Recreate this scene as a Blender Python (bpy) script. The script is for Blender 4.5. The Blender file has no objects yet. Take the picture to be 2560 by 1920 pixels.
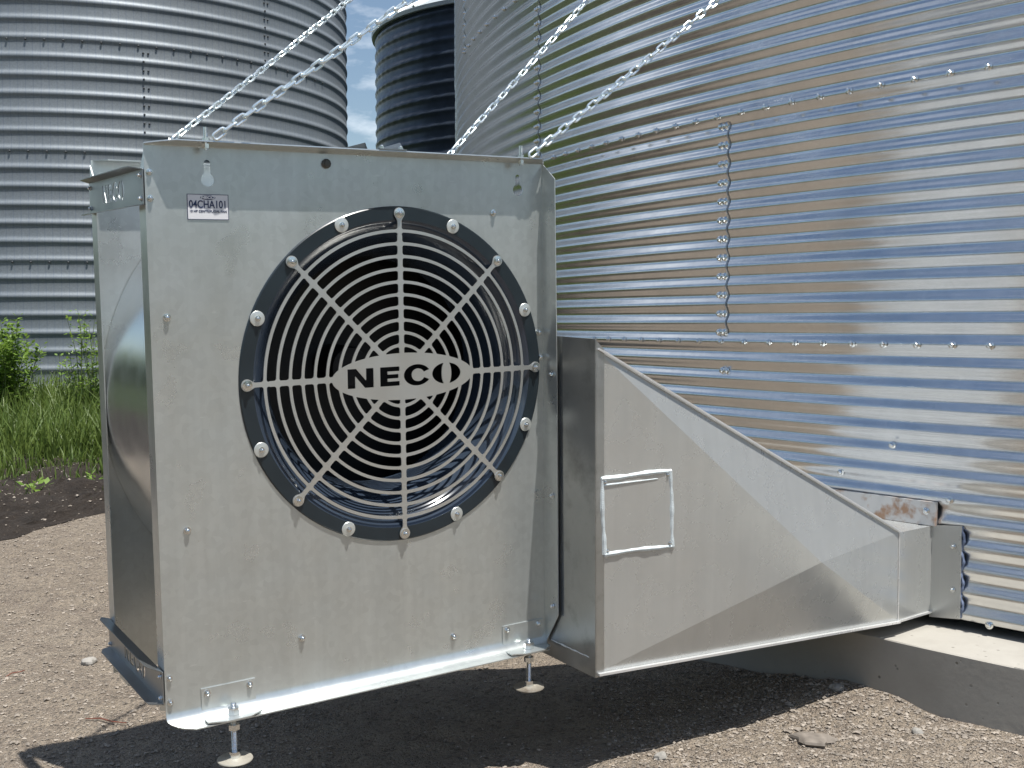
import bpy, math, random
import numpy as np
from math import sin, cos, pi, radians, hypot, sqrt, atan2
from mathutils import Matrix, Vector
rng = np.random.default_rng(7); random.seed(7)
S = bpy.context.scene
COL = S.collection
CZ = 1.2                                    # camera height above the yard
def R_(v): return np.asarray(v, float)

# ------------------------------------------------------------------ nodes
def new_mat(name):
    m = bpy.data.materials.new(name); m.use_nodes = True
    nt = m.node_tree; nt.nodes.clear()
    o = nt.nodes.new('ShaderNodeOutputMaterial'); p = nt.nodes.new('ShaderNodeBsdfPrincipled')
    nt.links.new(p.outputs[0], o.inputs[0])
    return m, nt, p
def N(nt, t, **k):
    n = nt.nodes.new(t)
    for a, b in k.items():
        if a in n.inputs: n.inputs[a].default_value = b
        else: setattr(n, a, b)
    return n
def L(nt, a, b): nt.links.new(a, b)
def coords(nt, kind='Object'):
    return nt.nodes.new('ShaderNodeTexCoord').outputs[kind]
def noise(nt, vec, scale, detail=4, rough=.55):
    n = N(nt, 'ShaderNodeTexNoise', Scale=scale, Detail=detail, Roughness=rough); L(nt, vec, n.inputs['Vector']); return n.outputs['Fac']
def mapr(nt, v, a, b, c, d):
    n = N(nt, 'ShaderNodeMapRange'); L(nt, v, n.inputs[0])
    for i, x in enumerate((a, b, c, d)): n.inputs[i+1].default_value = x
    return n.outputs[0]
def mix(nt, fac, a, b):
    n = N(nt, 'ShaderNodeMix', data_type='RGBA')
    for s, v in ((0, fac), (6, a), (7, b)):
        if isinstance(v, (tuple, list)): n.inputs[s].default_value = (*v, 1) if len(v) == 3 else v
        elif isinstance(v, (int, float)): n.inputs[s].default_value = v
        else: L(nt, v, n.inputs[s])
    return n.outputs[2]
def bump(nt, p, h, strength, dist):
    b = N(nt, 'ShaderNodeBump', Strength=strength, Distance=dist); L(nt, h, b.inputs['Height']); L(nt, b.outputs[0], p.inputs['Normal']); return b
def scaled(nt, vec, s):
    m = N(nt, 'ShaderNodeMapping'); L(nt, vec, m.inputs[0]); m.inputs['Scale'].default_value = s; return m.outputs[0]
def add(nt, a, b, op='ADD'):
    n = N(nt, 'ShaderNodeMath', operation=op)
    for i, v in enumerate((a, b)):
        if isinstance(v, (int, float)): n.inputs[i].default_value = v
        else: L(nt, v, n.inputs[i])
    return n.outputs[0]

def metal(name, col, rough, metallic=1., var=.12, wav=0., wavs=3., spangle=0., dirt=None, dirt_amt=0., rvar=.06, brush=0.):
    m, nt, p = new_mat(name); co = coords(nt)
    a = noise(nt, co, 5, 5)
    c1 = tuple(x*(1-var) for x in col); c2 = tuple(min(1, x*(1+var)) for x in col)
    c = mix(nt, mapr(nt, a, .3, .7, 0, 1), c1, c2)
    if spangle:
        v = N(nt, 'ShaderNodeTexVoronoi', Scale=70.); L(nt, co, v.inputs['Vector'])
        sp = mapr(nt, v.outputs['Color'], 0, 1, 1-spangle, 1+spangle)
        mm = N(nt, 'ShaderNodeMix', data_type='RGBA', blend_type='MULTIPLY'); mm.inputs[0].default_value = 1
        L(nt, c, mm.inputs[6]); L(nt, sp, mm.inputs[7]); c = mm.outputs[2]
    if dirt:
        d = noise(nt, co, 7, 8, .7)
        c = mix(nt, mapr(nt, d, .5, .75, 0, dirt_amt), c, dirt)
    if brush:
        b = noise(nt, scaled(nt, co, (38, 38, 1.6)), 1, 4, .6)
        mm = N(nt, 'ShaderNodeMix', data_type='RGBA', blend_type='MULTIPLY'); mm.inputs[0].default_value = 1
        L(nt, c, mm.inputs[6]); L(nt, mapr(nt, b, .25, .75, 1-brush, 1+brush), mm.inputs[7]); c = mm.outputs[2]
        if brush >= .05: sc_ = noise(nt, scaled(nt, co, (14, 14, 60)), 1.7, 2, .6)
        if brush >= .05: c = mix(nt, mapr(nt, sc_, .68, .76, 0, .28), c, (.82, .84, .83))
    L(nt, c, p.inputs['Base Color'])
    p.inputs['Metallic'].default_value = metallic
    r = mapr(nt, noise(nt, co, 9, 6), .3, .7, rough-rvar, rough+rvar); L(nt, r, p.inputs['Roughness'])
    h = None
    if wav: h = add(nt, noise(nt, co, wavs, 0), wav, 'MULTIPLY')
    if h is not None: bump(nt, p, h, 1, 1)
    return m
def plain(name, col, rough=.5, metallic=0., var=.15, scale=12, bmp=0., coat=0.):
    m, nt, p = new_mat(name); co = coords(nt)
    f = noise(nt, co, scale, 5)
    L(nt, mix(nt, mapr(nt, f, .3, .7, 0, 1), tuple(x*(1-var) for x in col), tuple(min(1, x*(1+var)) for x in col)), p.inputs['Base Color'])
    p.inputs['Roughness'].default_value = rough; p.inputs['Metallic'].default_value = metallic
    p.inputs['Coat Weight'].default_value = coat; p.inputs['Coat Roughness'].default_value = .12
    if bmp: bump(nt, p, noise(nt, co, scale*6, 6), .6, bmp)
    return m

M = {}
M['panel'] = metal('galvanized_panel', (.57, .60, .59), .31, .75, .035, wav=.004, wavs=2.2, spangle=.05, dirt=(.60, .62, .62), dirt_amt=.3, brush=.05)
M['sheet'] = metal('galvanized_sheet', (.60, .62, .615), .24, .96, .06, wav=.003, wavs=2.5, spangle=.03)
M['scroll'] = metal('polished_scroll', (.66, .69, .71), .20, .92, .05, wav=.0012, wavs=3)
M['brace'] = metal('galvanized_brace', (.29, .305, .31), .34, .85, .06)
M['collar'] = metal('dull_collar', (.46, .47, .46), .36, .88, .14, dirt=(.12, .11, .10), dirt_amt=.6, wav=.002)
M['duct'] = metal('duct_sheet', (.53, .54, .525), .27, .58, .03, wav=.0012, wavs=1.3, dirt=(.46, .46, .44), dirt_amt=.2, brush=.045)
M['seam'] = metal('seam_metal', (.72, .72, .71), .3, .5, .08)
M['silo'] = metal('new_bin_steel', (.70, .71, .715), .23, 1., .05, spangle=.03, dirt=(.52, .53, .53), dirt_amt=.3, rvar=.04)
M['silo_seam'] = metal('new_bin_seam', (.45, .46, .47), .25, 1., .1)
M['zinc'] = metal('zinc_bolt', (.74, .76, .76), .2, 1., .05)
M['chain'] = metal('zinc_chain', (.80, .87, .88), .27, .88, .04)
M['washer'] = metal('zinc_washer', (.68, .70, .67), .4, .7, .05)
M['grille'] = metal('galvanized_grille', (.62, .63, .61), .36, .85, .05)
M['ring'] = plain('charcoal_paint', (.013, .021, .027), .34, .0, .2, 9, coat=.12)
M['bell'] = plain('gloss_charcoal', (.030, .042, .062), .16, .0, .2, 6, coat=.4)
M['black'] = plain('wheel_black', (.008, .008, .009), .5, 0., .3)
M['white'] = plain('label_white', (.70, .70, .72), .35, 0., .03)
M['navy'] = plain('label_navy', (.02, .035, .10), .4, 0., .05)
M['seal'] = plain('silver_sealant', (.68, .74, .75), .42, .25, .08, 60, .003)
M['gap'] = plain('dark_edge', (.03, .04, .06), .6)

def _old():
    m, nt, p = new_mat('weathered_bin_steel'); co = coords(nt)
    a = noise(nt, co, 2.2, 6, .6); sp = noise(nt, co, 55, 3, .7)
    c = mix(nt, mapr(nt, a, .3, .7, 0, 1), (.22, .252, .278), (.27, .30, .322))
    c = mix(nt, mapr(nt, sp, .35, .7, 0, .55), c, (.16, .175, .19))
    # faint, evenly spaced darker vertical lines
    sx = N(nt, 'ShaderNodeSeparateXYZ'); L(nt, co, sx.inputs[0])
    at = add(nt, sx.outputs[0], sx.outputs[1], 'ARCTAN2')
    s = N(nt, 'ShaderNodeMath', operation='SINE'); L(nt, add(nt, at, 260., 'MULTIPLY'), s.inputs[0])
    c = mix(nt, mapr(nt, s.outputs[0], .88, 1., 0, .45), c, (.14, .17, .23))
    L(nt, c, p.inputs['Base Color']); p.inputs['Metallic'].default_value = .35; p.inputs['Roughness'].default_value = .55
    return m
M['oldsilo'] = _old()
M['navysilo'] = metal('navy_bin_steel', (.058, .074, .10), .36, .6, .2)
M['roof'] = plain('pale_roof', (.52, .56, .56), .45, .3, .1, 3)

def _concrete():
    m, nt, p = new_mat('concrete'); co = coords(nt)
    a = noise(nt, co, 2.5, 8, .65); b = noise(nt, co, 40, 4)
    c = mix(nt, mapr(nt, a, .3, .7, 0, 1), (.29, .272, .238), (.39, .37, .33))
    v = N(nt, 'ShaderNodeTexVoronoi', Scale=26.); L(nt, co, v.inputs['Vector'])
    pits = mapr(nt, v.outputs['Distance'], .07, .15, 1, 0)
    pm = add(nt, pits, mapr(nt, noise(nt, co, 5, 2), .48, .56, 0, 1), 'MULTIPLY')
    c = mix(nt, add(nt, pm, .8, 'MULTIPLY'), c, (.08, .075, .06))
    c = mix(nt, mapr(nt, noise(nt, co, 1.3, 6), .52, .75, 0, .5), c, (.30, .25, .19))
    L(nt, c, p.inputs['Base Color']); p.inputs['Roughness'].default_value = .9
    h = add(nt, b, add(nt, pm, -1.5, 'MULTIPLY')); bump(nt, p, h, .5, .0016)
    return m
M['concrete'] = _concrete()
def _rust():
    m, nt, p = new_mat('rust_stained_steel'); co = coords(nt)
    f = mapr(nt, noise(nt, co, 14, 6, .6), .5, .62, 0, 1)
    c = mix(nt, f, (.50, .50, .50), (.29, .18, .115)); L(nt, c, p.inputs['Base Color'])
    p.inputs['Roughness'].default_value = .55
    L(nt, mapr(nt, f, 0, 1, .55, .0), p.inputs['Metallic'])
    return m
M['rust'] = _rust()
def _ground():
    m, nt, p = new_mat('gravel_yard')
    g = nt.nodes.new('ShaderNodeNewGeometry').outputs['Position']
    big = noise(nt, g, .9, 6, .6); mid = noise(nt, g, 9, 6, .65); fine = noise(nt, g, 120, 5, .75)
    v = N(nt, 'ShaderNodeTexVoronoi', Scale=95.); L(nt, g, v.inputs['Vector'])
    v2 = N(nt, 'ShaderNodeTexVoronoi', Scale=230.); L(nt, g, v2.inputs['Vector'])
    c = mix(nt, mapr(nt, big, .3, .7, 0, 1), (.43, .352, .268), (.53, .446, .35))
    c = mix(nt, mapr(nt, mid, .40, .62, 0, .65), c, (.30, .242, .198))
    sv = N(nt, 'ShaderNodeSeparateColor'); L(nt, v.outputs['Color'], sv.inputs[0])
    c = mix(nt, mapr(nt, sv.outputs[0], .75, 1, 0, .7), c, (.40, .35, .29))
    c = mix(nt, mapr(nt, sv.outputs[1], .8, 1, 0, .75), c, (.13, .115, .10))
    c = mix(nt, mapr(nt, noise(nt, g, 45, 4, .7), .54, .68, 0, .55), c, (.105, .088, .070))
    c = mix(nt, mapr(nt, fine, .4, .7, .0, .5), c, (.29, .245, .19))
    # fields beyond the yard
    ln = N(nt, 'ShaderNodeVectorMath', operation='LENGTH'); L(nt, g, ln.inputs[0])
    r = add(nt, ln.outputs['Value'], add(nt, noise(nt, g, .25, 3), 6., 'MULTIPLY'))
    gr = mix(nt, noise(nt, g, .8, 5), (.038, .055, .02), (.075, .095, .035))
    c = mix(nt, mapr(nt, r, 17, 21, 0, 1), c, gr)
    sy = N(nt, 'ShaderNodeSeparateXYZ'); L(nt, g, sy.inputs[0])
    c = mix(nt, mapr(nt, add(nt, sy.outputs[1], add(nt, noise(nt, g, 1.2, 4), 2., 'MULTIPLY')), 9.6, 10.4, 0, 1), c, gr)
    L(nt, c, p.inputs['Base Color']); p.inputs['Roughness'].default_value = .95
    p.inputs['Specular IOR Level'].default_value = .2
    h = add(nt, add(nt, mapr(nt, v.outputs['Distance'], 0, .6, 1, 0), .8, 'MULTIPLY'), add(nt, mapr(nt, v2.outputs['Distance'], 0, .6, 1, 0), .45, 'MULTIPLY'))
    h = add(nt, h, add(nt, mid, 2.2, 'MULTIPLY'))
    h = add(nt, h, add(nt, noise(nt, g, 40, 5, .7), 2.6, 'MULTIPLY'))
    bump(nt, p, h, 1., .018)
    return m
M['ground'] = _ground()
def _soil():
    m, nt, p = new_mat('dark_soil'); g = nt.nodes.new('ShaderNodeNewGeometry').outputs['Position']
    c = mix(nt, mapr(nt, noise(nt, g, 5, 7, .7), .3, .7, 0, 1), (.030, .023, .018), (.075, .056, .043))
    c = mix(nt, mapr(nt, noise(nt, g, 45, 5, .7), .58, .72, 0, .6), c, (.20, .16, .12))
    L(nt, c, p.inputs['Base Color']); p.inputs['Roughness'].default_value = .95
    bump(nt, p, noise(nt, g, 18, 8, .8), 1., .09)
    return m
M['soil'] = _soil()
def _stone(name, a, b):
    m, nt, p = new_mat(name); g = nt.nodes.new('ShaderNodeNewGeometry')
    rnd = N(nt, 'ShaderNodeTexNoise', Scale=38., Detail=1.); L(nt, g.outputs['Position'], rnd.inputs['Vector'])
    L(nt, mix(nt, mapr(nt, rnd.outputs['Fac'], .25, .75, 0, 1), a, b), p.inputs['Base Color']); p.inputs['Roughness'].default_value = .85
    return m
M['pebble'] = _stone('pebble_stone', (.14, .12, .10), (.37, .32, .265))
def _leaf(name, a, b, t=.35):
    m, nt, p = new_mat(name); g = nt.nodes.new('ShaderNodeNewGeometry')
    L(nt, mix(nt, mapr(nt, noise(nt, g.outputs['Position'], 7, 3), .25, .75, 0, 1), a, b), p.inputs['Base Color'])
    p.inputs['Roughness'].default_value = .5
    tr = N(nt, 'ShaderNodeBsdfTranslucent'); tr.inputs[0].default_value = (*[x*1.2 for x in b], 1)
    mx = N(nt, 'ShaderNodeMixShader'); mx.inputs[0].default_value = t
    L(nt, p.outputs[0], mx.inputs[1]); L(nt, tr.outputs[0], mx.inputs[2])
    L(nt, mx.outputs[0], [n for n in nt.nodes if n.type == 'OUTPUT_MATERIAL'][0].inputs[0])
    return m
M['grass'] = _leaf('grass_blade', (.058, .108, .018), (.165, .225, .052))
M['leaf'] = _leaf('weed_leaf', (.09, .18, .022), (.22, .33, .06))
M['stem'] = plain('weed_stem', (.10, .13, .04), .7)
M['tree'] = plain('far_foliage', (.035, .055, .018), .8, 0, .5, 1.2)
M['twig'] = plain('red_twig', (.16, .05, .03), .7)

# ------------------------------------------------------------------ mesh helpers
class MB:
    def __init__(s): s.v = []; s.f = []; s.sm = []; s.n = 0
    def add(s, v, f, smooth=False):
        v = np.asarray(v, float).reshape(-1, 3); s.v.append(v)
        s.f += [tuple(i+s.n for i in q) for q in f]; s.sm += [smooth]*len(f); s.n += len(v); return s
    def box(s, a, b):
        (x0, y0, z0), (x1, y1, z1) = a, b
        v = [(x0,y0,z0),(x1,y0,z0),(x1,y1,z0),(x0,y1,z0),(x0,y0,z1),(x1,y0,z1),(x1,y1,z1),(x0,y1,z1)]
        return s.add(v, [(0,3,2,1),(4,5,6,7),(0,1,5,4),(1,2,6,5),(2,3,7,6),(3,0,4,7)])
    def tube(s, pts, r, n=8, cap=True, smooth=True, closed=False):
        pts = np.asarray(pts, float); m = len(pts); rr = np.full(m, r) if np.isscalar(r) else np.asarray(r)
        T = np.roll(pts, -1, 0)-np.roll(pts, 1, 0) if closed else np.gradient(pts, axis=0)
        T /= np.linalg.norm(T, axis=1)[:, None]+1e-12
        ref = np.array([0, 0, 1.]) if abs(T[0][2]) < .9 else np.array([1., 0, 0])
        a = np.cross(T[0], ref); a /= np.linalg.norm(a); V = []
        for i in range(m):
            a = a-T[i]*(a@T[i]); a /= np.linalg.norm(a); b = np.cross(T[i], a)
            for k in range(n): V.append(pts[i]+rr[i]*(cos(2*pi*k/n)*a+sin(2*pi*k/n)*b))
        F = []; mm = m if closed else m-1
        for i in range(mm):
            for k in range(n):
                j = (i+1) % m; F.append((i*n+k, i*n+(k+1) % n, j*n+(k+1) % n, j*n+k))
        s.add(V, F, smooth)
        if cap and not closed: s.add(V[:n], [tuple(range(n))[::-1]]); s.add(V[-n:], [tuple(range(n))])
        return s
    def lathe(s, prof, n=32, axis=1, smooth=True, off=(0, 0, 0), sign=1):
        # prof: (radius, position along axis)
        V = []
        for (r, t) in prof:
            for k in range(n):
                c, q = r*cos(2*pi*k/n), r*sin(2*pi*k/n)
                p = [0, 0, 0]; p[axis] = t*sign; p[(axis+1) % 3] = c; p[(axis+2) % 3] = q
                V.append([p[i]+off[i] for i in range(3)])
        F = [(i*n+k, i*n+(k+1) % n, (i+1)*n+(k+1) % n, (i+1)*n+k) for i in range(len(prof)-1) for k in range(n)]
        return s.add(V, F, smooth)
    def poly(s, pts, thick=None, nrm=None):
        pts = R_(pts); k = len(pts)
        if thick is None: return s.add(pts, [tuple(range(k))])
        if nrm is None:
            nrm = np.cross(pts[1]-pts[0], pts[2]-pts[0])
        nrm = R_(nrm)/np.linalg.norm(nrm)
        q = pts-nrm*thick
        V = np.concatenate([pts, q]); F = [tuple(range(k)), tuple(range(2*k-1, k-1, -1))]
        F += [(i, k+i, k+(i+1) % k, (i+1) % k) for i in range(k)]
        return s.add(V, F)
    def build(s, name, mat, parent=None, sharp=32, off=None):
        me = bpy.data.meshes.new(name)
        v = np.concatenate(s.v) if s.v else np.zeros((0, 3))
        if off is not None: v = v-R_(off)
        me.from_pydata(v.tolist(), [], s.f)
        me.polygons.foreach_set('use_smooth', s.sm); me.update()
        if any(s.sm): me.set_sharp_from_angle(angle=radians(sharp))
        me.materials.append(mat)
        return link(name, me, parent)
def link(name, me, parent=None):
    o = bpy.data.objects.new(name, me); COL.objects.link(o)
    if parent is not None: o.parent = parent
    return o
def grid_mesh(P, name, mat, parent=None, wrap=False, smooth=True):
    """P: (rows, cols, 3) array"""
    r, c = P.shape[:2]; me = bpy.data.meshes.new(name)
    cc = c if wrap else c-1
    i = np.arange(r-1)[:, None]*c; k = np.arange(cc)[None, :]; k2 = (k+1) % c
    q = np.stack([i+k, i+k2, i+c+k2, i+c+k], -1).reshape(-1)
    nf = (r-1)*cc
    me.vertices.add(r*c); me.vertices.foreach_set('co', P.reshape(-1).astype(np.float32))
    me.loops.add(nf*4); me.loops.foreach_set('vertex_index', q.astype(np.int32))
    me.polygons.add(nf); me.polygons.foreach_set('loop_start', np.arange(0, nf*4, 4, dtype=np.int32))
    try: me.polygons.foreach_set('loop_total', np.full(nf, 4, np.int32))
    except Exception: pass
    me.update(calc_edges=True); me.validate()
    me.polygons.foreach_set('use_smooth', np.full(len(me.polygons), smooth)); me.materials.append(mat)
    return link(name, me, parent)
def empty(name, label, cat, loc=(0, 0, 0), group=None, rot=None):
    o = bpy.data.objects.new(name, None); COL.objects.link(o); o.empty_display_size = .1
    if rot is not None: o.matrix_world = Matrix.Translation(Vector(loc)) @ rot.to_4x4()
    else: o.location = loc
    return tag(o, label, cat, group)
def tag(o, label=None, cat=None, group=None, kind=None):
    for k, v in (('label', label), ('category', cat), ('group', group), ('kind', kind)):
        if v: o[k] = v
    return o
def inst(me, name, parent, loc, axis=None, roll=0., scale=1.):
    o = link(name, me, parent); o.location = loc
    if axis is not None:
        q = Vector(axis).to_track_quat('Z', 'Y'); o.rotation_mode = 'QUATERNION'
        o.rotation_quaternion = q @ Matrix.Rotation(roll, 3, 'Z').to_quaternion()
    o.scale = (scale,)*3
    return o

# ------------------------------------------------------------------ cut-sheet helpers
def march(F, x0, y0, h):
    """closed zero contours of grid F (negative inside), simplified"""
    ny, nx = F.shape; A = F < 0
    code = A[:-1, :-1]*1+A[:-1, 1:]*2+A[1:, 1:]*4+A[1:, :-1]*8
    seg = {}
    def pt(e, i, j):
        if e == 0: a, b = F[i, j], F[i, j+1]; return (x0+(j+a/(a-b))*h, y0+i*h)
        if e == 1: a, b = F[i, j+1], F[i+1, j+1]; return (x0+(j+1)*h, y0+(i+a/(a-b))*h)
        if e == 2: a, b = F[i+1, j], F[i+1, j+1]; return (x0+(j+a/(a-b))*h, y0+(i+1)*h)
        a, b = F[i, j], F[i+1, j]; return (x0+j*h, y0+(i+a/(a-b))*h)
    def key(e, i, j): return {0: ('h', i, j), 1: ('v', i, j+1), 2: ('h', i+1, j), 3: ('v', i, j)}[e]
    T = {1:[(3,0)],2:[(0,1)],3:[(3,1)],4:[(1,2)],5:[(3,0),(1,2)],6:[(0,2)],7:[(3,2)],8:[(2,3)],9:[(2,0)],10:[(0,1),(2,3)],11:[(2,1)],12:[(1,3)],13:[(1,0)],14:[(0,3)]}
    pos = {}
    for i, j in np.argwhere((code > 0) & (code < 15)):
        for a, b in T[int(code[i, j])]:
            ka, kb = key(a, i, j), key(b, i, j); pos[ka] = pt(a, i, j); pos[kb] = pt(b, i, j)
            seg.setdefault(ka, []).append(kb); seg.setdefault(kb, []).append(ka)
    loops = []; seen = set()
    for k0 in seg:
        if k0 in seen: continue
        lp = [k0]; seen.add(k0); cur = k0
        while True:
            nx_ = [k for k in seg[cur] if k not in seen]
            if not nx_: break
            cur = nx_[0]; seen.add(cur); lp.append(cur)
        if len(lp) > 6: loops.append(simplify(np.array([pos[k] for k in lp]), h*.09))
    return loops
def simplify(P, tol):
    def dp(a, b):
        if b <= a+1: return []
        d = P[b]-P[a]; n = hypot(*d)+1e-12; q = P[a+1:b]-P[a]
        dist = abs(q[:, 0]*d[1]-q[:, 1]*d[0])/n; i = int(dist.argmax())
        if dist[i] < tol: return []
        m = a+1+i; return dp(a, m)+[m]+dp(m, b)
    n = len(P); half = n//2
    idx = [0]+dp(0, half)+[half]+dp(half, n-1)+[n-1]
    return P[idx]
def cut_sheet(loops, t, to3d):
    """fills 2-D loops (holes by parity), thickness t; to3d(x, y, z) maps to the parent's space"""
    cu = bpy.data.curves.new('cut', 'CURVE'); cu.dimensions = '2D'; cu.fill_mode = 'BOTH'; cu.extrude = t/2
    for lp in loops:
        sp = cu.splines.new('POLY'); sp.points.add(len(lp)-1); sp.use_cyclic_u = True
        sp.points.foreach_set('co', np.concatenate([lp, np.zeros((len(lp), 1)), np.ones((len(lp), 1))], 1).astype(np.float32).ravel())
    return curve_mesh(cu, to3d)
def curve_mesh(cu, to3d):
    o = bpy.data.objects.new('cut', cu); COL.objects.link(o)
    bpy.context.view_layer.update()
    me = bpy.data.meshes.new_from_object(o.evaluated_get(bpy.context.evaluated_depsgraph_get()))
    v = np.empty(len(me.vertices)*3); me.vertices.foreach_get('co', v); v = v.reshape(-1, 3)
    f = [tuple(p.vertices) for p in me.polygons]
    bpy.data.objects.remove(o); bpy.data.meshes.remove(me)
    return to3d(v[:, 0], v[:, 1], v[:, 2]), f
def text_mesh(body, size, x, y, to3d, align='CENTER', sx=1., ext=.0004, bold=0.):
    cu = bpy.data.curves.new('txt', 'FONT'); cu.body = body; cu.size = size; cu.align_x = align; cu.align_y = 'CENTER'
    cu.extrude = ext; cu.offset = bold
    return curve_mesh(cu, lambda X, Y, Z: to3d(X*sx+x, Y+y, Z))
def circle(cx, cy, r, n=96): t = np.linspace(0, 2*pi, n, endpoint=False); return np.stack([cx+r*np.cos(t), cy+r*np.sin(t)], 1)
def poly_sdf(X, Y, P):
    P = R_(P); d = np.full(X.shape, 1e9); ins = np.zeros(X.shape, bool)
    for a, b in zip(P, np.roll(P, -1, 0)):
        e = b-a; t = np.clip(((X-a[0])*e[0]+(Y-a[1])*e[1])/(e@e), 0, 1)
        d = np.minimum(d, np.hypot(X-a[0]-t*e[0], Y-a[1]-t*e[1]))
        c = (a[1] > Y) != (b[1] > Y)
        with np.errstate(divide='ignore', invalid='ignore'):
            xi = a[0]+(Y-a[1])*(b[0]-a[0])/(b[1]-a[1] if b[1] != a[1] else 1e-9)
        ins ^= c & (X < xi)
    return np.where(ins, -d, d)
def ell(X, Y, cx, cy, a, b): return (np.hypot((X-cx)/a, (Y-cy)/b)-1)*min(a, b)
def wordmark(X, Y):
    """the four cut letters, in units of their own height (0..1), 6.3 wide"""
    w = 1.38; n = poly_sdf(X, Y, [(0,0),(0,1),(.46,1),(.98,.37),(.98,1),(w,1),(w,0),(.92,0),(.40,.63),(.40,0)])
    e0 = 1.74; e = poly_sdf(X, Y, [(e0,0),(e0,1),(e0+1.06,1),(e0+1.06,.76),(e0+.40,.76),(e0+.40,.61),(e0+1.0,.61),(e0+1.0,.39),(e0+.40,.39),(e0+.40,.24),(e0+1.06,.24),(e0+1.06,0)])
    cx = 3.80; c = np.maximum(ell(X, Y, cx, .5, .76, .56), -ell(X, Y, cx+.04, .5, .36, .33))
    c = np.maximum(c, -poly_sdf(X, Y, [(cx+.05,.5),(cx+1.2,.98),(cx+1.2,.02)]))
    ox = 5.46; o = np.maximum(ell(X, Y, ox, .5, .82, .56), -ell(X, Y, ox, .5, .28, .66))
    return np.minimum(np.minimum(n, e), np.minimum(c, o))
def smin(a, b, k):
    h = np.clip(.5+.5*(b-a)/k, 0, 1); return b*(1-h)+a*h-k*h*(1-h)

# ------------------------------------------------------------------ shared small hardware
def bolt_mesh():
    b = MB(); b.lathe([(0, 0), (.0075, 0), (.0075, .0016), (.0052, .0018)], 16, 2)
    hx = [(.0055*cos(pi/3*k), .0055*sin(pi/3*k)) for k in range(6)]
    b.add([(x, y, .0016) for x, y in hx]+[(x, y, .0062) for x, y in hx], [(k, (k+1) % 6, 6+(k+1) % 6, 6+k) for k in range(6)]+[(6, 7, 8, 9, 10, 11)])
    b.lathe([(.0042, .0062), (.0034, .0078), (.0015, .0088), (0, .009)], 12, 2)
    o = b.build('bolt_proto', M['zinc']); me = o.data; bpy.data.objects.remove(o); return me
BOLT = bolt_mesh()
def small(mb, mat, name):
    o = mb.build(name, mat); me = o.data; me.name = name; bpy.data.objects.remove(o); return me
WASHER = small(MB().lathe([(.0045, .0), (.0165, 0), (.0175, .001), (.0165, .0022), (.010, .0032), (.0045, .0034)], 28, 2), M['washer'], 'washer')
EYEBOLT = small(MB().lathe([(0, 0), (.0115, 0), (.0115, .0015), (.006, .002)], 24, 2), M['zinc'], 'small_washer')
SILOBOLT = small(MB().lathe([(.0, 0), (.0125, 0), (.0125, .003), (.009, .0045), (.0075, .005)], 14, 2).lathe([(.0075, .004), (.0075, .010), (.005, .0125), (0, .013)], 6, 2, smooth=False), M['zinc'], 'bin_bolt')
OLDBOLT = small(MB().lathe([(.014, 0), (.014, .012), (.008, .017), (0, .018)], 8, 2), plain('old_bolt', (.05, .055, .06), .6), 'old_bin_bolt')

# ------------------------------------------------------------------ fan frame (solved from the photograph)
FO = R_((-0.75242082, 2.45404318, -0.8778275+CZ))
FM = R_([[0.84032677, -0.54204812, -0.00589588], [0.54123476, 0.83957378, -0.04669904], [0.03026315, 0.03605140, 0.99889161]])
def fw(u, v, w): return FO+FM@R_((u, -w, v))     # fan-local (along face, up, out of face) -> world
FW, FH, FD = .998, 1.25, .467
UC, VC = .5845, .7326
fan = empty('centrifugal_fan', 'galvanized steel blower cabinet with a round grilled inlet, hung on four chains', 'fan', FO, rot=Matrix(FM.tolist()))
front = lambda off: (lambda X, Y, Z: np.stack([X, -off-Z, Y], 1))     # sheet in the face plane, z outward

# front panel with its flanges
mb = MB()
hole = lambda cx, top, bot, rb, rs: np.array([(cx+rs*cos(a), top-rs+rs*sin(a)) for a in np.linspace(0, pi, 9)]+[(cx+rb*cos(a), bot+rb+rb*sin(a)) for a in np.linspace(pi-1.1-.55, 2*pi+1.1-.55+.0, 22)][::1]) if False else None
def keyhole(cx, top, bot, rb=.0145, rs=.0075):
    cy = bot+rb; a0 = pi/2+math.asin(rs/rb)
    P = [(cx+rs*cos(a), top-rs+rs*sin(a)) for a in np.linspace(0, pi, 9)]
    P += [(cx+rb*cos(a), cy+rb*sin(a)) for a in np.linspace(a0, a0+2*pi-2*math.asin(rs/rb), 24)]
    return np.array(P)
BR = .034
outline = np.array([(0, BR), (FW, BR), (FW, FH-.004), (0, FH-.004)])
v, f = cut_sheet([outline, circle(UC, VC, .372), keyhole(.133, 1.2195, 1.163), keyhole(.9225, 1.2166, 1.164)], .003, front(-.0015)); mb.add(v, f)
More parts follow.
